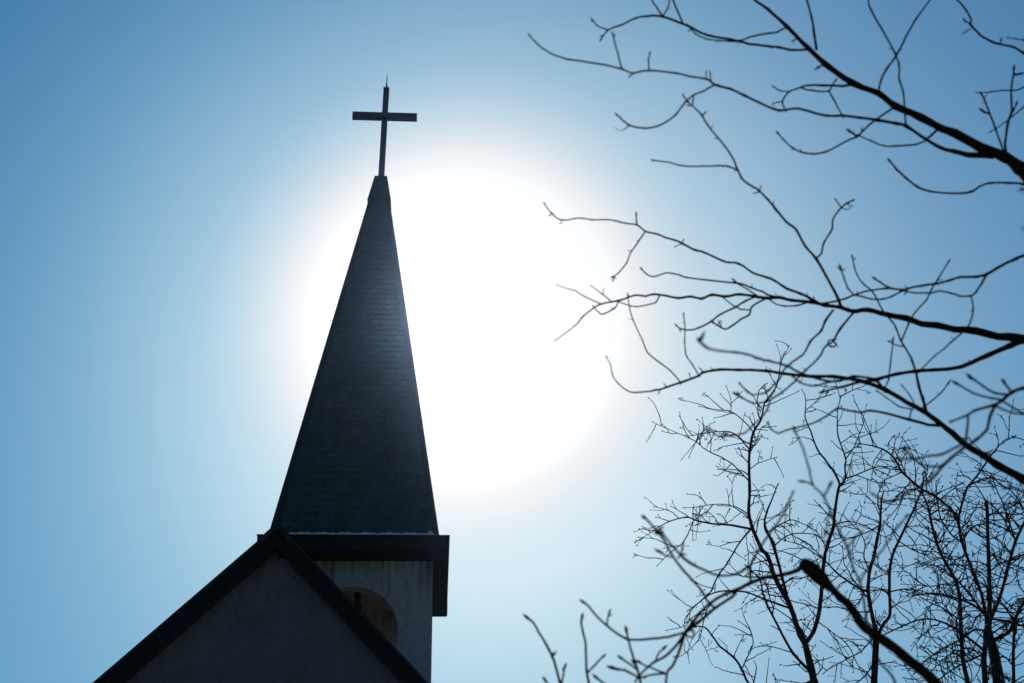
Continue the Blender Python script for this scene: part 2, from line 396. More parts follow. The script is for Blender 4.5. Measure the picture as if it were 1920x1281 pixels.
# round fitting below the gable peak
bm = bmesh.new()
c = Vector((-3.655, GY-.13, 13.0))
bmesh.ops.create_icosphere(bm, subdivisions=3, radius=.072, matrix=Matrix.Translation(c))
fit = link('lamp_globe', bm, M_IRON, None, True, origin=c)
lamp = thing('wall_lamp', 'small round black fitting on the grey wall just under the gable peak', 'lamp', c)
fit.parent = lamp
bm = bmesh.new(); box(bm, c.x-.022, c.x+.022, c.y+.06, GY-.002, c.z-.022, c.z+.022, .006); box(bm, c.x-.05, c.x+.05, GY-.02, GY-.001, c.z-.05, c.z+.05, .004)
link('bracket', bm, M_IRON, lamp, origin=c)

# ------------------------------------------------------------------ trees
def catmull(P, n):
    out = []
    for i in range(len(P)-1):
        p0, p1, p2, p3 = P[max(i-1, 0)], P[i], P[i+1], P[min(i+2, len(P)-1)]
        for k in range(n):
            t = k/n
            out.append(tuple(.5*(2*b + (c-a)*t + (2*a-5*b+4*c-d)*t*t + (3*b-a-3*c+d)*t**3) for a, b, c, d in zip(p0, p1, p2, p3)))
    out.append(tuple(P[-1])); return out

def tube(bm, pts, rad, sides):
    n = len(pts); prev = None; nv = None
    for i in range(n):
        t = (pts[min(i+1, n-1)]-pts[max(i-1, 0)])
        if t.length < 1e-9: t = Vector((0, 0, 1))
        t.normalize()
        if nv is None: nv = t.orthogonal().normalized()
        nv = (nv - t*nv.dot(t))
        if nv.length < 1e-6: nv = t.orthogonal()
        nv.normalize(); bv = t.cross(nv)
        ring = [bm.verts.new(pts[i] + (nv*math.cos(2*math.pi*k/sides)+bv*math.sin(2*math.pi*k/sides))*rad[i]) for k in range(sides)]
        if prev:
            for k in range(sides): bm.faces.new((prev[k], prev[(k+1) % sides], ring[(k+1) % sides], ring[k]))
        elif sides > 2: bm.faces.new(ring[::-1])
        prev = ring
    bm.faces.new(prev)

def bud(bm, p, d, ln, r, sides=5):
    d = d.normalized()
    tube(bm, [p, p+d*ln*.3, p+d*ln*.65, p+d*ln], [r*.5, r, r*.8, r*.12], sides)

class Tree:
    """a bare tree read from the photograph: every stem is a list of 'x,y,width' from base to tip, put at its own distance"""
    def __init__(self, root, m, wk, rng, sides=7, spur=.0, knot=.16, thick=.45):
        self.thick = thick
        self.knot = knot
        self.root, self.m, self.wk, self.rng, self.sides, self.spur = root, m, wk, random.Random(rng), sides, spur
        self.nodes = []; self.paths = []
    def depth_near(self, x, y, keep):
        b = min((n for n in self.nodes if keep is None or n[3] == keep), key=lambda n: (n[0]-x)**2+(n[1]-y)**2)
        return b[2]
    def stem(self, name, data, parent=None, d0=None, d1=None, drift=None, key=None, tipbud=True, off=None, spur=None):
        rng = self.rng
        P = [tuple(float(v) for v in s.split(',')) for s in data.split()]
        if d0 is None: d0 = self.depth_near(P[0][0], P[0][1], off)
        ln = sum(math.hypot(b[0]-a[0], b[1]-a[1]) for a, b in zip(P, P[1:]))
        if d1 is None: d1 = d0 + (drift if drift is not None else rng.uniform(-.5, .45))*ln*d0/FPX
        acc = 0; Q = []
        for i, p in enumerate(P):
            if i: acc += math.hypot(p[0]-P[i-1][0], p[1]-P[i-1][1])
            Q.append((p[0], p[1], p[2], d0+(d1-d0)*acc/ln))
        n = 3
        F = catmull(Q, n)
        pts, rad = [], []
        for i, q in enumerate(F):
            r = q[2]*self.wk*(1+self.thick*min(1, max(0, (q[2]-4)/9)))*q[3]/FPX/2
            node = 1.0
            if i % n == 0 and 0 < i < len(F)-1: node = rng.uniform(1.0, 1.0+self.knot)
            w = q[3]/FPX*(.7 if i % n == 0 else .25) if 0 < i < len(F)-1 else 0
            pts.append(at(q[0], q[1], q[3]) + Vector((rng.uniform(-w, w), rng.uniform(-w, w), rng.uniform(-w, w))))
            rad.append(max(r*node*rng.uniform(.95, 1.05), .0006))
        for q in Q: self.nodes.append((q[0], q[1], q[3], key))
        # also points between, so side stems find the right distance
        for a, b in zip(Q, Q[1:]):
            for k in range(1, 6): self.nodes.append(tuple(a[j]+(b[j]-a[j])*k/6 for j in (0, 1, 3))+(key,))
        bm = bmesh.new(); tube(bm, pts, rad, self.sides)
        sp = self.spur if spur is None else spur
        for i in range(2, len(pts)-1):
            if rng.random() < sp:
                t = (pts[i+1]-pts[i]).normalized(); o = Vector((rng.uniform(-1, 1), rng.uniform(-1, 1), rng.uniform(-1, 1)))
                o = (o-t*o.dot(t)).normalized()*.9 + t*.5
                r = min(rad[i]*.55, 1.6*d0/FPX*.8); l = rng.uniform(4, 9)*d0/FPX
                tube(bm, [pts[i], pts[i]+o*l*.6, pts[i]+o*l+t*l*.2], [r, r*.8, r*.45], 5)
        if tipbud:
            t = (pts[-1]-pts[-2]).normalized(); r = max(rad[-1]*1.55, .95*d1/FPX)
            bud(bm, pts[-1]-t*r, t, r*5, r)
            if rng.random() < .6:
                o = (t + Vector((rng.uniform(-1, 1), rng.uniform(-1, 1), rng.uniform(-1, 1)))*.9).normalized()
                bud(bm, pts[-1]-t*r*3, o, r*4.5, r*.75)
        self.paths.append((pts, rad, name))
        return link(name, bm, self.m, parent or self.root, True, origin=self.root.location)

def to_ground(x, y, d, sx=0., sy=0.):
    p = at(x, y, d); return Vector((p.x+sx, p.y+sy, 0))

# ---- near tree on the right: trunk stands right of the frame, its limbs reach across
DA = 6.6
fork = at(2300, 1130, DA)
roota = thing('bare_tree', 'near bare tree, soft out of focus, whose dark limbs reach in from the right edge', 'tree', (fork.x+.35, fork.y+.1, 0))
A = Tree(roota, M_BARK, .86, 11, 8, .075, .26)
bm = bmesh.new()
b0 = roota.location
tube(bm, [b0+Vector((0, 0, -.1)), b0+Vector((0, 0, .25)), b0+Vector((.02, .03, .9)), b0.lerp(fork, .6)+Vector((.06, 0, 0)), fork, fork+Vector((-.05, .05, .35))], [.21, .15, .125, .115, .12, .06], 12)
link('trunk', bm, M_BARK, roota, True, origin=b0)
def LA(data, **k): return A.stem('limb', data, **k)
def SA(par, data, **k): return A.stem('side_branch', data, parent=par, **k)
lead = LA('2300,1130,44 2290,980,38 2270,760,32 2240,520,26 2190,300,20 2120,100,14 2060,-80,8 2020,-200,4', d0=DA, d1=7.2)
l1 = LA('2296,1120,38 2230,860,34 2130,610,30 2010,430,26 1940,345,21 1912,316,19 1885,295,15.5 1840,277,15 1790,250,13 1765,241,12 1727,220,12 1680,200,11 1647,175,10 1600,157,10 1550,122,9 1515,90,8 1475,50,7 1440,18,5.5 1412,-2,5 1385,-30,4', d0=DA, d1=6.9)
SA(l1, '1531,94,6 1526,58,5 1522,33,4.5 1513,0,4 1505,-40,3')
a = SA(l1, '1513,93,5 1485,94,5 1462,89,5 1440,87,5 1405,82,5 1370,74,5 1325,66,5 1295,51,5 1280,45,5 1242,31,5 1212,30,4.5 1192,34,4 1167,46,4 1141,56,3.5 1128,72,3')
SA(a, '1141,56,3.5 1127,52,3 1118,46,3 1111,38,2.5'); SA(a, '1242,30,4 1230,13,3.5 1222,0,3 1214,-20,2.5')
SA(a, '1244,29,3.5 1253,12,3 1255,0,3 1254,-20,2.5'); SA(a, '1281,45,4 1270,20,4 1263,2,4 1258,-25,3')
SA(a, '1390,76,3.5 1372,78,3 1350,76,3 1325,73,3 1305,64,3 1292,50,3'); SA(l1, '1475,51,4 1457,60,4 1440,63,4 1415,67,4 1395,74,3.5 1385,77,3')
SA(l1, '1497,71,3 1490,75,2.5 1487,77,2'); SA(l1, '1548,122,4 1540,124,3.5 1533,128,3')
e1 = SA(l1, '1600,158,6 1580,161,5 1545,160,5 1515,160,4.5 1500,165,4 1480,172,4 1467,190,4 1472,205,3')
SA(e1, '1480,172,3 1463,170,3 1452,164,2.5'); SA(e1, '1467,190,3 1458,192,2.5 1450,195,2')
SA(e1, '1502,165,4 1522,170,3.5 1553,171,3.5 1560,160,3.5 1566,152,3'); SA(e1, '1554,171,4 1565,190,4 1579,216,3')
SA(l1, '1648,173,4.5 1650,155,4.5 1662,130,4.5 1680,106,4.5 1700,67,4.5 1717,37,4 1745,-2,3.5 1760,-25,3')
l2 = SA(l1, '1862,292,11 1815,290,9 1790,284,8 1765,278,7 1737,262,6.5 1700,237,6.5 1682,232,6 1645,225,6 1612,221,5.5 1580,217,5.5 1547,217,5 1497,204,5 1462,207,5 1440,200,5 1422,192,5 1395,179,5 1370,167,5 1340,159,5 1327,149,4.5 1292,143,4 1270,138,4 1217,132,4 1187,137,4 1167,130,4 1135,122,4 1085,114,4 1065,111,4 1037,102,3.5 1017,90,3.5 1005,80,3.5 994,68,3', d1=5.9)
SA(l2, '1699,237,4.5 1696,205,4 1694,175,4 1686,147,4 1686,122,4 1678,100,4 1662,70,4 1632,17,4 1628,-2,3.5 1622,-25,3')
SA(l2, '1166,129,4 1158,100,3.5 1152,77,3.5 1149,65,3'); SA(l2, '1217,132,3.5 1216,112,3.2 1218,103,3')
SA(l2, '1325,148,3 1324,142,2.5 1324,137,2'); SA(l2, '1333,152,3 1332,143,2.5 1331,137,2'); SA(l2, '1187,138,3 1182,143,2')
k1 = SA(l2, '1340,159,4 1320,170,4 1300,179,4 1285,192,4 1267,215,4 1250,228,4 1232,237,4 1212,240,4 1195,239,4 1180,235,4 1167,225,3.5 1158,217,3')
SA(k1, '1180,235,3 1172,242,2.5 1165,245,1.2 1158,243,1 1150,238,.8', tipbud=False)
SA(k1, '1300,178,3 1300,188,3 1299,197,3 1292,198,2.5'); SA(k1, '1289,190,3 1285,185,3 1282,180,2.5')
SA(l1, '1673,204,4.5 1647,221,4.5 1627,237,4.5 1607,256,4.5 1590,263,4 1565,277,4 1547,285,4 1525,289,4 1502,285,4 1487,278,3.5 1472,265,3.5 1460,252,3.5')
SA(l1, '1607,256,5 1600,251,4 1593,246,3.5'); SA(l1, '1607,257,4 1614,250,3 1616,244,2.5')
SA(l2, '1737,263,4 1717,271,4 1677,274,4 1657,274,3.5 1635,265,3.5 1612,255,3'); SA(l1, '1760,241,5 1748,252,5 1738,262,4', tipbud=False)
x = SA(l1, '1887,292,5.5 1885,270,5 1890,230,5 1897,207,4.5 1896,170,4.5 1900,140,4 1901,130,3.5'); SA(x, '1899,140,5 1906,140,5 1912,139,4')
SA(l1, '1884,288,4 1874,265,4 1867,242,4 1855,212,4 1845,185,4 1841,178,3.5', spur=.3); SA(x, '1855,214,4 1848,211,4 1843,208,4'); SA(x, '1893,222,4 1900,207,4 1905,197,3.5')
SA(lead, '2150,230,9 2050,190,6 1960,165,4.5 1920,200,3.5 1900,217,3 1877,235,2.5 1858,247,2'); SA(lead, '2150,230,8 2040,170,5 1950,150,4 1920,164,3.5 1905,169,3.5 1880,170,3 1852,173,2.5 1833,174,2')
t = SA(lead, '2170,260,10 2040,170,7 1960,125,5 1920,100,5 1900,89,4.5 1865,80,4.5 1840,67,4.5 1820,46,4.5 1821,37,4 1810,17,4 1795,0,3.5 1785,-10,3')
SA(t, '1818,45,3.5 1813,41,3 1809,38,2.5'); SA(t, '1820,54,2.5 1814,58,2 1808,62,1.8'); SA(t, '1875,83,3 1877,78,2.5 1878,74,2'); SA(t, '1990,140,4 1950,90,3.5 1920,76,3 1905,73,2.5 1891,71,2')
SA(l1, '1990,410,8 1960,362,6 1920,346,5 1892,343,5 1857,343,4.5 1837,350,4.5 1820,360,5 1790,363,4.5 1745,359,4.5 1720,350,4.5 1700,335,4.5 1682,318,4.5 1670,304,4')
# middle limb
mm = LA('2292,1090,30 2220,880,26 2120,740,21 2010,658,17 1960,645,14.5 1920,636,13 1897,632,13 1870,631,12 1830,621,12 1790,617,11 1755,610,11 1727,607,10 1700,597,10 1665,591,9.5 1627,581,8.5 1600,584,8 1577,577,7.5 1547,572,7 1520,567,6.5 1485,563,6.5 1460,558,6.5 1440,559,6 1415,556,6 1387,552,5.5 1360,556,5.5 1335,553,5.5 1315,560,5 1295,556,5 1272,559,5 1250,555,4.5 1227,552,4.5 1210,555,4 1190,554,4 1160,564,4 1127,570,3.5 1107,582,3 1092,595,3 1082,607,2.6 1060,625,2.2 1043,637,1.8', d0=DA, d1=8.2)
SA(mm, '1127,570,2.8 1097,557,2.4 1080,546,2.2 1067,542,2 1055,539,1.5 1045,534,1.2'); q = SA(mm, '1147,566,2.8 1130,552,2.4 1110,537,1.6'); SA(q, '1130,552,2 1131,547,1.6 1132,543,1.3')
SA(mm, '1159,567,3 1152,578,3 1132,589,3 1122,586,2.5 1113,575,2'); SA(mm, '1237,554,3.2 1229,567,3.2 1217,571,3 1196,575,3 1180,573,2.5 1160,566,2.5')
m5 = SA(mm, '1537,570,6 1520,560,5.5 1500,550,5.5 1475,541,5 1450,525,5 1440,521,5 1412,512,4.5 1385,494,4.5 1360,491,4.5 1317,472,4.5 1305,470,4.5 1280,457,4.5 1267,451,4.2 1247,445,4 1232,439,4 1210,434,4 1195,422,3.5 1172,419,3.2 1155,414,3 1135,412,3 1110,412,3 1085,409,3 1054,413,2.8 1035,401,2.8 1022,384,2.5', d1=7.6)
SA(m5, '1210,434,3.8 1192,460,3.5 1182,475,3.2 1175,492,3.2 1162,510,3.2 1151,518,3'); SA(m5, '1151,518,3 1150,523,2.5'); SA(m5, '1195,422,3.5 1193,412,3.2 1193,404,3')
SA(m5, '1280,457,2.8 1273,459,2.3 1267,462,2'); SA(m5, '1279,456,2.5 1281,451,2'); SA(m5, '1035,401,2 1031,404,1.5'); SA(m5, '1054,413,2 1051,418,1.5'); 
m6 = SA(mm, '1470,560,4.5 1448,556,4.2 1430,548,4 1410,540,4 1385,532,4 1322,525,3.5 1285,520,3.5 1275,516,3.5 1250,512,3.2 1225,519,3.2 1210,512,3 1204,506,3'); SA(mm, '1420,555,3.5 1400,542,3 1385,533,3 1377,526,3')
y = SA(mm, '1435,560,4.5 1410,575,4.2 1405,590,4.2 1390,598,4.2 1372,612,4.2 1360,617,4 1350,613,3.8 1339,606,3.5'); SA(y, '1354,615,2.5 1350,608,2 1347,602,1.5'); SA(y, '1345,610,2.5 1350,604,2')
SA(mm, '1415,557,4.2 1395,566,4.2 1377,577,4.2 1350,590,4.2 1330,605,4 1310,615,3.8 1295,619,3.5 1277,617,3.2 1270,612,3'); SA(y, '1408,581,3.2 1395,581,3 1382,577,3 1365,566,3 1353,556,2.5')
SA(mm, '1515,567,3.8 1495,573,3.5 1472,574,3.2 1455,570,3 1445,563,3')
n1 = SA(mm, '1577,577,6.5 1570,557,6 1550,520,5.5 1530,485,5.5 1510,462,5 1492,430,5 1475,417,5 1454,391,5 1440,375,5 1422,357,4.5 1395,339,4.5 1383,319,4.5 1372,292,4.2 1347,260,4 1327,235,4 1315,215,4 1300,200,3.5 1290,192,3', d1=6.0)
SA(n1, '1383,319,4 1365,312,3.8 1345,311,3.5 1320,312,3.5 1280,311,3.5 1255,305,3.2 1227,301,3'); n2 = SA(n1, '1530,484,4.5 1540,475,4.2 1545,455,4.2 1560,430,4 1562,410,4 1577,390,4 1590,380,4 1597,377,3.2')
SA(n2, '1577,390,3 1572,382,2.5 1567,375,2'); SA(n2, '1578,390,2.5 1590,393,2 1597,386,1.5'); SA(n1, '1318,218,3 1321,213,2.5'); SA(n1, '1425,360,3 1416,362,2.2'); SA(n1, '1424,360,3 1426,353,2.2')
SA(mm, '1538,570,4.2 1565,565,4 1585,560,4 1605,552,4 1625,546,4 1660,541,4 1677,542,3.8 1697,546,3.5', tipbud=False)
qq = SA(lead, '2230,470,14 2100,425,10 1980,455,7.5 1920,479,6.5 1905,485,6.2 1880,497,6 1850,514,6 1830,519,5.5 1800,520,5 1780,526,5 1755,532,5 1727,536,4.8 1702,541,4.5 1690,546,4.2 1672,556,4 1655,561,4 1635,561,3.8 1615,556,3.8 1600,552,3.8 1590,540,3.8 1582,520,3.5 1576,503,3.5', d1=6.3)
SA(qq, '1702,543,4 1680,542,4 1662,537,4 1650,529,4 1642,524,3.8'); SA(qq, '1578,510,2.5 1582,506,2'); SA(qq, '1577,508,2.5 1572,503,2')
qc = SA(qq, '1850,515,5 1840,532,4.5 1830,547,4.2 1820,555,4.2 1800,555,4.2 1785,550,4 1762,546,4 1745,549,4 1715,549,3.8 1695,545,3.5'); SA(qc, '1821,556,3.5 1825,580,3.5 1820,602,3.5 1812,616,3.5 1800,627,3.5 1785,640,3.5 1770,654,3.2 1752,668,3.2 1728,692,3')
SA(mm, '1562,582,5 1547,602,5 1540,620,4.5 1520,640,4.5 1505,665,4.2 1475,687,4.2 1460,712,4 1440,733,3.8 1430,738,3.5 1412,740,3.5 1400,734,3.5 1387,719,4', d1=5.3)
z = SA(mm, '1600,587,4.8 1575,617,4.8 1562,640,4.5 1547,650,4.2 1535,672,4 1510,695,4 1490,715,4 1465,737,4 1445,750,4 1440,765,4 1430,780,4 1410,800,4 1395,812,4 1372,817,4 1350,818,4 1337,812,4 1330,802,4', d1=4.9)
SA(z, '1445,750,3.8 1422,756,3.8 1407,754,3.8 1392,746,3.8 1381,740,4.5'); SA(z, '1562,640,4 1568,646,3.5 1561,651,3.5 1553,647,3.5 1554,639,3.5 1562,637,3')
# lower limb
pp = LA('2296,1150,34 2220,1110,28 2110,1030,21 1990,945,16 1950,920,14 1920,899,12.5 1870,872,12 1845,855,11 1815,837,11 1785,812,10 1760,792,9.5 1737,775,9 1702,755,8.5 1657,730,8 1615,715,7.5 1565,706,6.5 1522,706,6.5 1465,700,6 1440,696,6 1410,694,5.5 1385,694,5.5 1350,693,5.5 1317,699,5.2 1310,705,5 1277,717,4.8 1250,726,4.5 1230,732,4 1192,736,3.2 1175,732,3 1157,717,2.8 1147,700,2.5 1145,685,2.3 1138,671,2', d0=DA, d1=8.0)
p1 = SA(mm, '1925,637,12 1905,642,11 1897,647,10 1850,667,9 1810,685,8 1787,691,7.5 1750,694,7 1717,696,7 1680,702,6.5 1647,710,6.5 1615,716,6 1580,725,5 1545,734,4.5')
SA(pp, '1738,776,6.5 1730,747,6 1722,722,5.5 1718,698,5', tipbud=False)
SA(p1, '1716,695,4.8 1710,675,4.5 1702,660,4.2 1690,640,4 1680,615,3.8 1672,602,3.8 1657,585,3.5 1647,566,3.5 1635,546,3.5 1617,531,3.2 1607,515,3.2 1602,500,3 1598,483,2.8', drift=.5); SA(p1, '1694,650,3 1680,647,2.8 1668,641,2.5')
SA(p1, '1690,640,3.8 1705,605,3.5 1715,587,3.5 1737,562,3.5 1747,542,3.5 1757,525,3.2 1778,492,3', drift=-.5)
p3 = SA(pp, '1762,798,6.5 1740,796,6 1705,787,5.8 1665,776,5.2 1632,770,5 1615,773,4.8 1590,770,4.5 1571,766,4.5 1550,780,4.2 1532,790,4 1517,796,4 1477,806,4 1460,812,3.8 1447,806,3.8 1440,795,3.8', d1=5.6)
SA(pp, '1657,730,3.2 1666,712,3 1669,685,3 1673,655,3 1675,637,3'); SA(p3, '1705,786,3.2 1709,770,3 1714,758,3 1705,740,3 1692,724,2.5'); SA(pp, '1710,767,3.2 1685,762,3 1665,747,2.8 1645,734,2.5'); SA(pp, '1727,766,3.2 1747,752,3 1765,736,3 1779,717,2.8')
SA(pp, '1276,717,3 1257,695,3 1237,680,3 1215,662,3 1205,640,2.6 1187,600,2.5 1180,575,2.5 1177,554,2.2'); SA(pp, '1310,704,3.2 1297,682,3 1286,665,3 1284,640,3 1284,615,2.6 1282,591,2.5')
SA(pp, '1660,735,6 1640,712,5 1600,706,5 1575,714,5 1547,714,5 1502,700,5 1472,685,5 1440,677,5 1425,673,5 1400,664,5 1380,661,5 1350,658,5 1325,652,5.5 1311,638,7', d1=4.0)
SA(pp, '1640,715,4.2 1590,712,4.2 1552,717,4.2 1527,724,4.2 1500,717,4.2 1485,705,4', d1=5.2); SA(pp, '1320,698,2.6 1313,692,2'); SA(pp, '1251,726,2.5 1247,722,2'); SA(pp, '1295,709,2.5 1293,703,2'); SA(pp, '1238,730,2.2 1235,737,1.8')
# blurred limb nearest the lens at the right edge
nn = LA('2296,1140,26 2200,940,20 2080,790,14 1980,722,8 1920,728,7 1897,736,7 1880,750,6.5 1865,759,6.2 1830,769,5.5 1812,779,5 1785,790,4.5', d0=DA, d1=4.6)
SA(nn, '1893,740,5 1865,737,4.8 1845,725,4.5 1820,707,4.8'); SA(nn, '1880,750,5 1852,745,4.5 1825,737,4.2 1795,720,4.8'); SA(nn, '1897,737,5 1890,727,5 1884,719,5')
SA(nn, '1868,757,6.5 1857,780,6.2 1850,805,6 1830,825,6 1807,840,6 1772,870,6 1740,905,5.5 1705,922,5 1672,940,5 1655,937,5 1637,927,4.5', d1=4.0)
nb = SA(nn, '1815,780,5.2 1814,800,5.2 1810,825,5.2 1797,836,5.2 1765,852,5.2 1740,855,5 1717,860,4.8 1680,860,4.8', d1=4.3); SA(nn, '1808,838,5.2 1785,857,5.2 1765,873,5.2 1747,875,5.2 1727,871,5 1710,857,5 1695,843,5', d1=4.2)
SA(nn, '1880,752,4.5 1900,765,4.5 1920,776,4.5 1945,790,4'); SA(nn, '1865,760,4.5 1890,772,4.5 1920,777,4.2 1950,776,4'); SA(nn, '1980,724,7 1985,860,6 1950,930,5 1920,925,4.5 1905,915,4.5 1890,915,4.5')

# ---- near tree below: one thick limb with a sawn, swollen end
DB = 6.0
bb = at(1860, 1400, DB)
rootb = thing('bare_tree', 'near bare tree with one thick dark limb ending in a swollen knob, bottom right', 'tree', (bb.x+.25, bb.y+.15, 0))
B = Tree(rootb, M_BARK, .88, 23, 12, .03, .05)
bm = bmesh.new(); b0 = rootb.location
tube(bm, [b0+Vector((0, 0, -.1)), b0+Vector((0, 0, .2)), b0.lerp(bb, .3)+Vector((.08, .03, 0)), b0.lerp(bb, .7)+Vector((.07, 0, 0)), bb], [.14, .09, .075, .06, .042], 12)
link('trunk', bm, M_BARK, rootb, True, origin=b0)
tb = B.stem('limb', '1860,1400,20 1800,1330,18 1753,1281,16.5 1733,1260,15.5 1710,1243,15.5 1680,1218,14.5 1648,1195,14.5 1623,1178,13.5 1610,1163,13 1595,1138,12.5 1575,1120,12 1562,1107,11.5 1553,1098,14.5 1544,1089,19 1535,1080,22 1525,1071,23 1515,1063,22 1507,1057,17 1503,1055,10 1501,1053,4', d0=DB, d1=5.6, tipbud=False, spur=.02)
def SB(par, data, **k): return B.stem('side_branch', data, parent=par, **k)
sb = SB(tb, '1504,1058,9 1498,1067,8 1488,1072,7.5 1462,1079,7.2 1440,1082,7 1408,1093,7 1380,1107,6.8 1361,1114,6 1336,1128,6 1312,1150,6 1290,1180,6.5 1268,1210,5.5 1248,1230,5.2 1225,1243,5 1203,1262,4.5 1190,1280,4', d1=5.3, tipbud=False)
SB(sb, '1381,1107,6 1374,1118,6 1340,1141,6 1311,1166,6.5 1290,1182,7 1283,1192,6.5 1270,1230,5.5 1260,1250,5.2 1250,1263,5 1249,1300,5', tipbud=False)
s2 = SB(sb, '1284,1186,5.5 1278,1188,5 1253,1194,5 1223,1198,5 1185,1200,5 1170,1196,5 1138,1174,4.8 1113,1149,4.5 1105,1138,4.5 1095,1130,4.5'); SB(s2, '1138,1174,4 1139,1162,3.8 1142,1150,3.5')
SB(sb, '1343,1141,5 1328,1130,5 1316,1108,5 1296,1085,5 1276,1063,5 1260,1040,5 1243,1010,5 1233,998,5.5 1218,980,4.8 1209,971,5.5', d1=4.7)
s3 = SB(sb, '1408,1093,5.5 1406,1075,5.5 1405,1062,5.5 1382,1076,5 1350,1079,5 1322,1070,5 1293,1055,6 1278,1043,5.5 1258,1020,4.5 1240,998,5', d1=4.6)
SB(s3, '1405,1062,5 1420,1035,5 1440,1004,4.8 1455,985,4.5 1472,957,4.5 1487,923,4', d1=4.4)
SB(s3, '1240,998,4.5 1232,1002,4.5 1228,997,4 1236,992,4'); SB(s3, '1270,1048,3.5 1276,1040,3.5 1279,1032,4'); SB(sb, '1260,1045,4 1247,1041,4 1237,1035,4.5')
SB(sb, '1285,1190,4 1297,1196,4 1301,1187,4 1296,1182,4'); SB(sb, '1298,1170,4 1296,1166,4')
SB(sb, '1249,1263,4.5 1235,1258,4.2 1210,1248,4 1198,1242,4'); SB(sb, '1228,1242,4.2 1235,1225,4 1243,1217,4.2'); SB(sb, '1250,1263,4.2 1225,1265,4.2 1203,1270,4.2')

# ---- thin sapling whose shoots rise into the bottom of the frame
DC = 5.4
cb = at(1180, 1640, DC)
rootc = thing('sapling', 'slender bare sapling sending thin budded shoots up from the bottom edge, left of the trees', 'sapling', (cb.x, cb.y, 0))
T = Tree(rootc, M_BARK, .9, 31, 8, .05, .12)
bm = bmesh.new(); b0 = rootc.location
tube(bm, [b0+Vector((0, 0, -.1)), b0+Vector((.01, 0, .3)), b0.lerp(cb, .5)+Vector((.03, .02, 0)), cb], [.045, .032, .026, .02], 10)
link('trunk', bm, M_BARK, rootc, True, origin=b0)
def LT(data, **k): return T.stem('shoot', data, **k)
def ST(par, data, **k): return T.stem('side_shoot', data, parent=par, **k)
t1 = LT('1180,1640,13 1110,1480,8 1066,1350,6 1050,1281,5.5 1038,1238,5 1025,1210,5 1010,1185,4.5 1001,1169,4.5 991,1160,5', d0=DC, d1=5.5); ST(t1, '1052,1290,4.5 1056,1265,4.2 1059,1252,4.2')
ST(t1, '1035,1232,4 1038,1228,4'); ST(t1, '1060,1330,4 1040,1300,4 1024,1278,4.5')
t2 = LT('1180,1640,12 1125,1430,7 1108,1320,5.5 1104,1281,5.2 1100,1255,5 1098,1210,4.6 1095,1193,4.5 1090,1170,4.5 1091,1160,4.5', d0=DC, d1=5.6); ST(t2, '1101,1262,4.2 1117,1245,4.2 1130,1232,4')
t3 = LT('1180,1640,12 1205,1430,7 1205,1320,5.5 1201,1281,5.2 1195,1255,5 1185,1225,5 1178,1200,4.6 1175,1185,5', d0=DC, d1=5.2)
ST(t3, '1200,1272,4.6 1178,1260,4.8 1165,1256,4.8 1152,1253,5.5'); ST(t3, '1194,1255,4.2 1180,1245,4.2 1166,1235,4.5'); ST(t3, '1205,1330,5 1160,1300,4.5 1138,1286,4.5 1120,1272,4.8'); ST(t3, '1193,1250,3.6 1188,1243,3.6')
t4 = LT('1180,1640,14 1480,1560,10 1660,1390,7 1685,1310,5.5 1672,1268,5 1647,1238,5 1630,1190,4.8 1620,1130,4.8 1613,1093,4.6 1600,1065,4.5 1590,1028,4.5 1570,988,4.5 1545,932,4.2 1525,910,4 1515,872,4 1505,840,4 1490,807,4', d0=DC, d1=4.4)
ST(t4, '1590,1028,4 1600,1010,3.8 1612,1000,3.8'); ST(t4, '1525,910,4.2 1515,905,4.2 1507,903,4.5'); ST(t4, '1545,932,4.2 1550,922,4 1555,912,4.8')
ST(t4, '1613,1090,4 1630,1060,4 1655,1030,4 1675,1000,3.8 1700,968,3.6', d1=4.3); ST(t4, '1600,1065,3.5 1580,1010,3.5 1560,1000,4'); ST(t4, '1555,960,3.5 1548,1000,3.5')

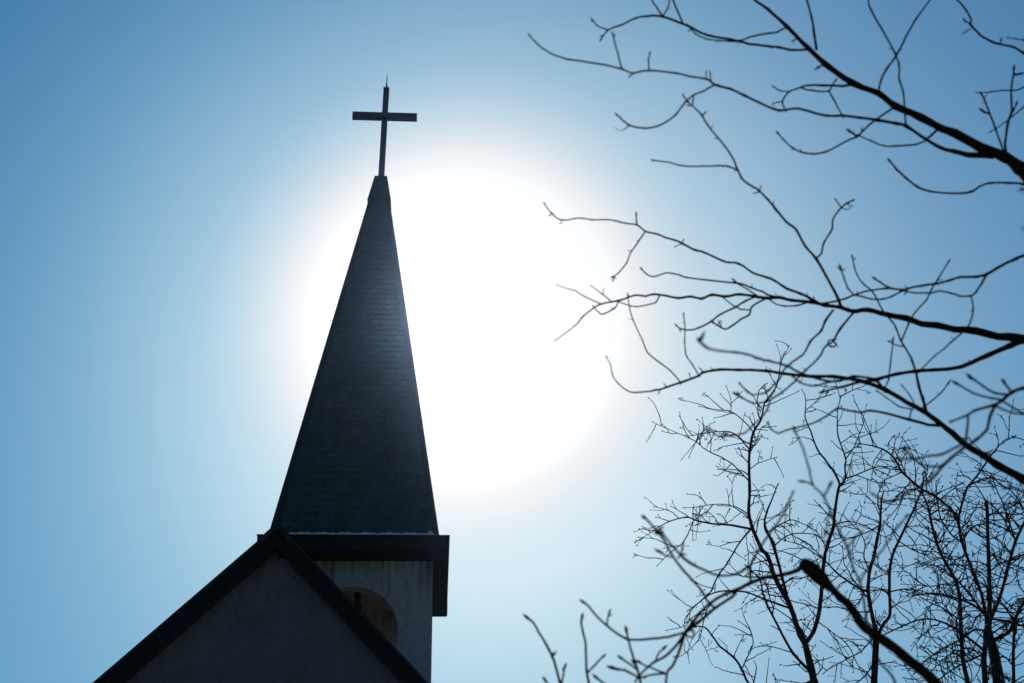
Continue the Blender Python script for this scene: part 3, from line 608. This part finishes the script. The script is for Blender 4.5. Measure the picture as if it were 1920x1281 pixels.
# ---- far trees, sharp against the sky
def twigs(tr, dens, lmin, lmax, minr, seed, only=None):
    """the countless fine twigs that grow off the drawn stems of a far tree, forked and budded"""
    rng = random.Random(seed); bm = bmesh.new()
    def grow(p, d, ln, r, lvl):
        n = max(4, int(ln/.09)); pts = [p]; rad = [r]; bend = Vector((rng.uniform(-1, 1), rng.uniform(-1, 1), rng.uniform(-.9, 1)))*.34
        for k in range(n):
            d = (d + bend*(ln/n)*2 + Vector((rng.gauss(0, 1), rng.gauss(0, 1), rng.gauss(0, 1)))*.15).normalized()
            pts.append(pts[-1]+d*ln/n); rad.append(r*(1-.5*(k+1)/n))
        tube(bm, pts, rad, 4)
        bud(bm, pts[-1]-d*.01, d, .045, .0115, 4)
        if rng.random() < .5: bud(bm, pts[-1], (d+Vector((rng.gauss(0, 1), rng.gauss(0, 1), rng.gauss(0, 1)))*.7), .045, .009, 4)
        for k in range(2, n):
            if rng.random() < (.34 if lvl < 0 else .24 if lvl == 0 else .17) and lvl < 2:
                o = Vector((rng.gauss(0, 1), rng.gauss(0, 1), rng.gauss(0, 1))); o = (o-d*o.dot(d)).normalized()
                grow(pts[k], (d*.75+o*.8).normalized(), ln*rng.uniform(.2, .5), max(rad[k]*.8, .0085), lvl+1)
            elif rng.random() < .2:
                o = Vector((rng.gauss(0, 1), rng.gauss(0, 1), rng.gauss(0, 1))).normalized()
                bud(bm, pts[k], (d*.5+o), .05, .007, 4)
    for pts, rad, name in tr.paths:
        for i in range(1, len(pts)-1):
            seg = (pts[i+1]-pts[i]); 
            if rad[i] > .10: continue
            m = seg.length*dens
            while m > 0:
                if rng.random() < m:
                    t = seg.normalized(); o = Vector((rng.gauss(0, 1.2), rng.gauss(0, .8), rng.gauss(.25, 1.2))); o = (o-t*o.dot(t)).normalized()
                    big = rng.random() < .16 and rad[i] > .02
                    grow(pts[i].lerp(pts[i+1], rng.random()), (t*rng.uniform(.2, .9)+o).normalized(), rng.uniform(lmin, lmax)*(1.7 if big else 1), .018 if big else max(min(rad[i]*.5, .014), minr), -1 if big else 0)
                m -= 1
    o = link('twigs', bm, tr.m, tr.root, False, origin=tr.root.location); o['kind'] = 'stuff'
    return o
def far_tree(label, base, depth, seed, trunk, stems, dens=1.6, lmin=.3, lmax=.95, wk=.9):
    p = to_ground(base[0], base[1], depth); top = at(*base, depth); p = Vector((top.x+.25, top.y+.2, 0))
    root = thing('bare_tree', label, 'tree', p); tr = Tree(root, M_BARK2, wk, seed, 6, 0, .16, .12)
    r1 = base[2]*wk*depth/FPX/2 if len(base) > 2 else .1
    r1 = float(trunk.split()[0].split(',')[2])*wk*depth/FPX/2
    bm = bmesh.new(); tube(bm, [p+Vector((0, 0, -.2)), p+Vector((0, 0, .3)), p+Vector((0, 0, 1.2)), p.lerp(top, .5)+Vector((.1, 0, 0)), top+Vector((0, 0, .02))], [r1*2.6, r1*1.9, r1*1.6, r1*1.3, r1], 12)
    link('trunk', bm, M_BARK2, root, True, origin=p)
    tr.stem('main_stem', trunk, d0=depth, d1=depth+.6, spur=0, tipbud=False)
    for s in stems: tr.stem('limb', s, drift=tr.rng.uniform(-.45, .45), spur=.0)
    twigs(tr, dens, lmin, lmax, .0115, seed+1)
    return tr
far_tree('tall sharp bare tree, leftmost of the far three, its crown opening beside the white glare', (1532, 1310), 23, 41,
  '1532,1310,15 1527,1281,14 1520,1250,13 1510,1210,11.5 1500,1190,10.5 1488,1155,9.5 1475,1122,9.5 1455,1088,8.5 1440,1043,8 1428,1030,7.5 1411,990,7 1404,960,6.5 1406,915,6 1404,875,5.5 1406,845,5 1412,812,4.5 1427,787,3.8 1432,760,3.2 1436,752,3 1455,725,2.6 1462,695,2.2 1465,677,2 1481,647,1.4',
  ['1476,1122,7 1466,1080,6 1449,1020,6 1436,993,6 1434,975,4.5 1440,955,4 1450,930,3 1458,910,2',
   '1510,1207,9.5 1525,1185,8.5 1533,1160,8.5 1538,1133,8 1542,1085,7.5 1545,1050,7 1553,1017,7 1562,990,6.5 1565,960,6 1572,915,5.5 1575,910,5 1565,887,4.5 1545,860,4 1532,842,3.5 1520,810,3 1510,782,2.5 1511,747,2 1504,732,1.4',
   '1575,910,5 1585,897,4.2 1584,872,3.8 1586,860,3.5 1572,820,3 1570,795,2.6 1571,765,2.2 1575,747,2 1565,712,1.4',
   '1586,860,2.8 1600,840,2.4 1612,812,2 1621,788,1.4', '1584,897,3.5 1605,891,3 1630,880,2.6 1652,875,2.2 1680,876,1.6', '1605,891,2.5 1625,898,2 1640,904,1.8 1658,906,1.2',
   '1408,992,5 1370,985,4.5 1336,982,4 1306,976,3.4 1288,970,3 1260,976,2.3 1235,988,1.8 1222,998,1.5 1193,1015,1.1', '1408,992,4 1386,1018,3.4 1376,1035,3.2 1361,1060,3.2 1346,1080,3 1333,1108,3 1321,1120,2.6 1300,1140,2.2 1285,1160,2 1280,1175,1.6 1250,1182,1.2',
   '1299,980,2.4 1283,1015,2.2 1265,1030,2 1248,1045,1.6 1233,1060,1.2', '1405,903,3.8 1390,887,3.2 1375,872,3 1352,857,2.6 1325,845,2.3 1307,830,2.1 1287,819,1.9 1270,812,1.6 1240,799,1.3 1225,792,1.1',
   '1406,844,3.2 1387,822,2.7 1372,811,2.4 1350,809,2.2 1322,812,1.9 1300,817,1.5 1285,817,1.2', '1412,810,2.8 1397,792,2.4 1370,771,2.2 1347,769,1.7 1312,762,1.2',
   '1404,970,2.8 1385,957,2.4 1367,947,2.2 1335,946,1.9 1305,951,1.5 1282,952,1.2', '1370,771,1.8 1371,750,1.5 1362,725,1.2', '1407,848,2.4 1417,828,2 1427,803,1.7 1435,799,1.2',
   '1480,1140,4.8 1440,1126,4.2 1425,1120,3.8 1396,1110,3.4 1358,1108,3.2 1331,1115,2.7 1310,1130,2.2 1290,1145,1.6', '1518,1258,6.5 1487,1225,5.5 1467,1190,5 1440,1137,4.4 1430,1110,3.8 1424,1085,3.2 1400,1062,2.2',
   '1524,1275,5 1470,1300,6 1420,1290,5.5 1403,1281,5.2 1391,1255,5 1376,1233,4.6 1350,1212,4.2 1336,1193,3.8 1321,1176,3.2 1303,1175,2.2', '1391,1255,3 1400,1235,2.6 1410,1215,2.4 1412,1200,2.2 1405,1180,2 1385,1165,1.5',
   '1336,1128,2.6 1325,1145,2.2 1318,1170,2 1310,1200,1.7 1280,1228,1.4 1265,1232,1.1', '1545,1085,3 1520,1060,2.6 1495,1045,2.4 1470,1035,2 1445,1030,1.5', '1563,985,3 1590,978,2.6 1620,985,2.3 1645,1000,2 1670,1012,1.4',
   '1437,1000,2.8 1460,985,2.6 1485,975,2.2 1510,985,1.8 1530,995,1.4', '1450,1025,2.8 1475,1005,2.5 1500,1000,2.2 1530,1003,1.9 1550,1015,1.3', '1533,1165,2.6 1560,1185,2.4 1590,1210,2.2 1605,1240,1.9 1620,1270,1.5', '1406,880,2 1420,870,1.8 1440,862,1.5 1455,858,1.1'], 5.0, .25, .8)
far_tree('sharp bare tree forking low into two slim stems, between the other two far trees', (1639, 1310), 24, 53,
  '1639,1310,13 1639,1281,12 1641,1235,12 1643,1200,11 1642,1185,9.5 1637,1160,8 1630,1128,7.5 1628,1100,7 1631,1070,6.5 1638,1045,6.5 1645,1010,6 1650,985,5.5 1651,960,4.8 1652,950,4.2 1653,935,3.6 1658,920,2',
  ['1644,1198,7 1655,1172,6.5 1668,1153,6.2 1668,1110,6 1668,1073,5.8 1673,1043,5.5 1685,1015,5.2 1698,988,5 1711,960,4.6 1718,945,4.2 1728,918,3.6 1731,897,3 1730,890,2', '1630,1112,5 1611,1103,4.5 1595,1093,4.2 1570,1075,3.7 1548,1053,3.2 1523,1035,2.7 1500,1022,2.2 1460,1010,1.4',
   '1643,1190,3.2 1615,1220,3 1590,1235,2.5 1565,1248,2 1545,1262,1.5', '1631,1070,3 1620,1045,2.8 1622,1020,2.4 1612,995,2 1600,975,1.5', '1650,985,2.8 1625,998,2.4 1600,1008,2 1570,1010,1.7 1550,1022,1.2', '1668,1110,3 1695,1105,2.7 1725,1108,2.4 1760,1118,2 1790,1120,1.4',
   '1685,1015,2.8 1710,1030,2.5 1740,1040,2.2 1755,1020,1.8 1775,1010,1.3', '1711,960,2.5 1730,950,2.2 1745,940,1.8 1770,935,1.2', '1640,1240,3 1620,1270,2.8 1590,1290,2.4', '1652,950,2.4 1635,940,2 1622,928,1.6 1612,915,1.2', '1731,900,2.2 1740,880,1.8 1735,865,1.4 1725,858,1', '1640,1180,2.6 1610,1150,2.2 1590,1125,2 1570,1118,1.5', '1669,1075,2.5 1650,1065,2.2 1635,1055,1.8 1610,1052,1.3'], 4.6, .25, .85)
far_tree('dense dark bare tree with a bushy tangle of twigs, rightmost of the far three', (1876, 1310), 22, 67,
  '1876,1310,22 1873,1281,21 1863,1223,19 1853,1185,15 1855,1155,10 1855,1085,8 1852,1010,7 1851,960,6.5 1849,942,6.5 1849,938,5.5',
  ['1876,1312,12 1855,1318,11 1848,1292,10.5 1845,1235,10 1850,1190,9', '1876,1312,12 1840,1320,10.5 1822,1302,10 1815,1281,9.5 1806,1236,9 1801,1160,8 1796,1100,7.5 1773,1055,6.5 1756,1018,6.2 1743,965,5.4 1740,950,4.4 1730,925,3.2',
   '1851,1170,7.5 1843,1125,6.5 1833,1093,6.2 1818,1055,6.2 1803,1015,5.8 1796,978,5.4 1785,958,5.2 1760,935,5 1725,915,5 1692,885,4.6 1677,860,4 1660,845,3.6 1635,836,3 1610,832,2', '1856,1165,6.5 1875,1120,6.2 1890,1065,6 1903,1018,5.8 1920,980,5.2 1935,945,4',
   '1864,1200,8 1890,1186,6.8 1900,1168,6.5 1920,1128,5.6 1945,1095,4.5', '1876,1312,9 1893,1316,7.5 1900,1285,7 1900,1210,6.2 1903,1170,5.5 1900,1160,4', '1850,1225,6.5 1830,1207,5.5 1803,1188,4.4 1775,1170,4.2 1735,1160,3.4 1695,1173,3.2 1653,1193,2.2',
   '1797,975,5 1800,960,4.6 1810,923,4.4 1817,910,4 1830,895,4 1847,870,3.6 1865,845,3.2 1880,830,2.6 1900,820,1.8', '1904,1015,4 1885,955,3.2 1872,925,2.6 1862,900,1.8', '1852,1155,6 1825,1135,5.5 1803,1125,5 1780,1118,4.4 1750,1113,4 1715,1116,3', 
   '1845,1150,5 1815,1110,4.4 1790,1085,3.8 1765,1065,3 1750,1060,2', '1855,1160,4.5 1890,1165,4.2 1920,1175,4', '1858,1190,4.5 1830,1180,4 1800,1200,3.6 1770,1215,3 1740,1235,2.6 1715,1262,2', '1850,1225,4.2 1825,1235,3.8 1795,1250,3.2 1765,1270,2.6 1745,1290,2',
   '1852,1010,3.2 1830,1000,2.8 1815,985,2.4 1800,975,2', '1851,965,3.4 1880,962,3 1905,965,2.6 1930,958,2.2', '1852,1040,3 1875,1045,2.6 1900,1060,2.2 1925,1065,1.8', '1796,1100,3 1770,1095,2.6 1740,1100,2.2 1715,1085,1.7', '1773,1055,2.8 1760,1030,3.4 1755,1003,3', '1812,1040,2.6 1790,1050,2.2 1760,1045,2 1725,1060,1.6',
   '1692,885,2.4 1670,895,2 1650,905,1.6', '1725,915,2.4 1700,920,2 1680,930,1.5', '1700,892,2.4 1690,870,2 1680,850,1.6 1660,835,1.2', '1890,1065,2.8 1870,1050,2.4 1862,1030,2 1850,1020,1.5', '1903,1170,3 1885,1140,2.6 1870,1130,2.2 1850,1125,1.7', '1900,1250,3.4 1880,1230,3 1860,1260,2.6', '1802,1180,3 1780,1150,2.6 1765,1130,2.2 1735,1140,1.6', '1806,1236,3 1785,1225,2.6 1760,1240,2.2 1730,1215,1.6', '1848,1240,3.2 1820,1215,2.8 1790,1220,2.3 1760,1195,1.8'], 8.0, .3, 1.0)

# ---- young pine right of the frame, one branch just enters at the right edge
q0 = at(2420, 760, 8.6); top = at(2050, 420, 7.4)
pb = Vector((q0.x, q0.y, 0))
rootp = thing('pine_tree', 'young pine at the right edge, only a tuft of dark needles showing', 'pine', pb)
bm = bmesh.new(); tube(bm, [pb+Vector((0, 0, -.1)), pb+Vector((0, 0, .3)), pb+Vector((.04, 0, 3)), pb+Vector((0, .03, 5.4)), pb+Vector((0, 0, 7.6))], [.11, .085, .07, .045, .012], 10)
link('trunk', bm, M_BARK, rootp, True, origin=pb)
bm = bmesh.new(); nb_ = bmesh.new(); rng = random.Random(5)
def pine_twig(a, b, r0, n):
    pts = [a.lerp(b, k/6)+Vector((0, 0, .01*math.sin(k))) for k in range(7)]
    tube(bm, pts, [r0*(1-.1*k) for k in range(7)], 6)
    d = (b-a).normalized()
    for k in range(n):
        p = a.lerp(b, rng.uniform(.25, 1)); o = Vector((rng.gauss(0, 1), rng.gauss(0, 1), rng.gauss(0, 1))); o = (o-d*o.dot(d)).normalized()
        q = (d*rng.uniform(.4, 1.3)+o).normalized()*rng.uniform(.035, .065)
        tube(nb_, [p, p+q*.5, p+q], [.0011, .0011, .0003], 3)
on_trunk = Vector((pb.x, pb.y, top.z-.5))
pine_twig(on_trunk, top, .022, 120)
for (x0, y0, x1, y1) in ((2050, 420, 1913, 352), (2050, 420, 1922, 430), (2040, 410, 1950, 300)):
    pine_twig(at(x0, y0, 7.4), at(x1, y1, 7.4+rng.uniform(-.1, .1)), .012, 170)
for k in range(16):
    z = rng.uniform(3.2, 7.3); an = rng.uniform(-1.2, 1.9); ln = (8-z)*.22+.25
    c = Vector((pb.x, pb.y, z)); e = c+Vector((math.cos(an)*ln, math.sin(an)*ln, .12*ln))
    pine_twig(c, e, .012, 130)
link('branch', bm, M_BARK, rootp, True, origin=pb); link('needles', nb_, M_NEEDLE, rootp, origin=pb)

# ---- added scattering volume, stands in for the lens veil over the spire
bm = bmesh.new(); box(bm, -900, 900, -700, 1100, -1.2, 36)
hz = link('veil_volume', bm, bpy.data.materials.new('veil_air')); hz['kind'] = 'stuff'
m = hz.data.materials[0]; m.use_nodes = True; t = m.node_tree; t.nodes.remove(t.nodes['Principled BSDF'])
v = N(t, 'ShaderNodeVolumePrincipled'); v.inputs['Density'].default_value = .00012; v.inputs['Anisotropy'].default_value = .93
v.inputs['Color'].default_value = (.42, .62, 1, 1); t.links.new(v.outputs[0], t.nodes['Material Output'].inputs['Volume'])
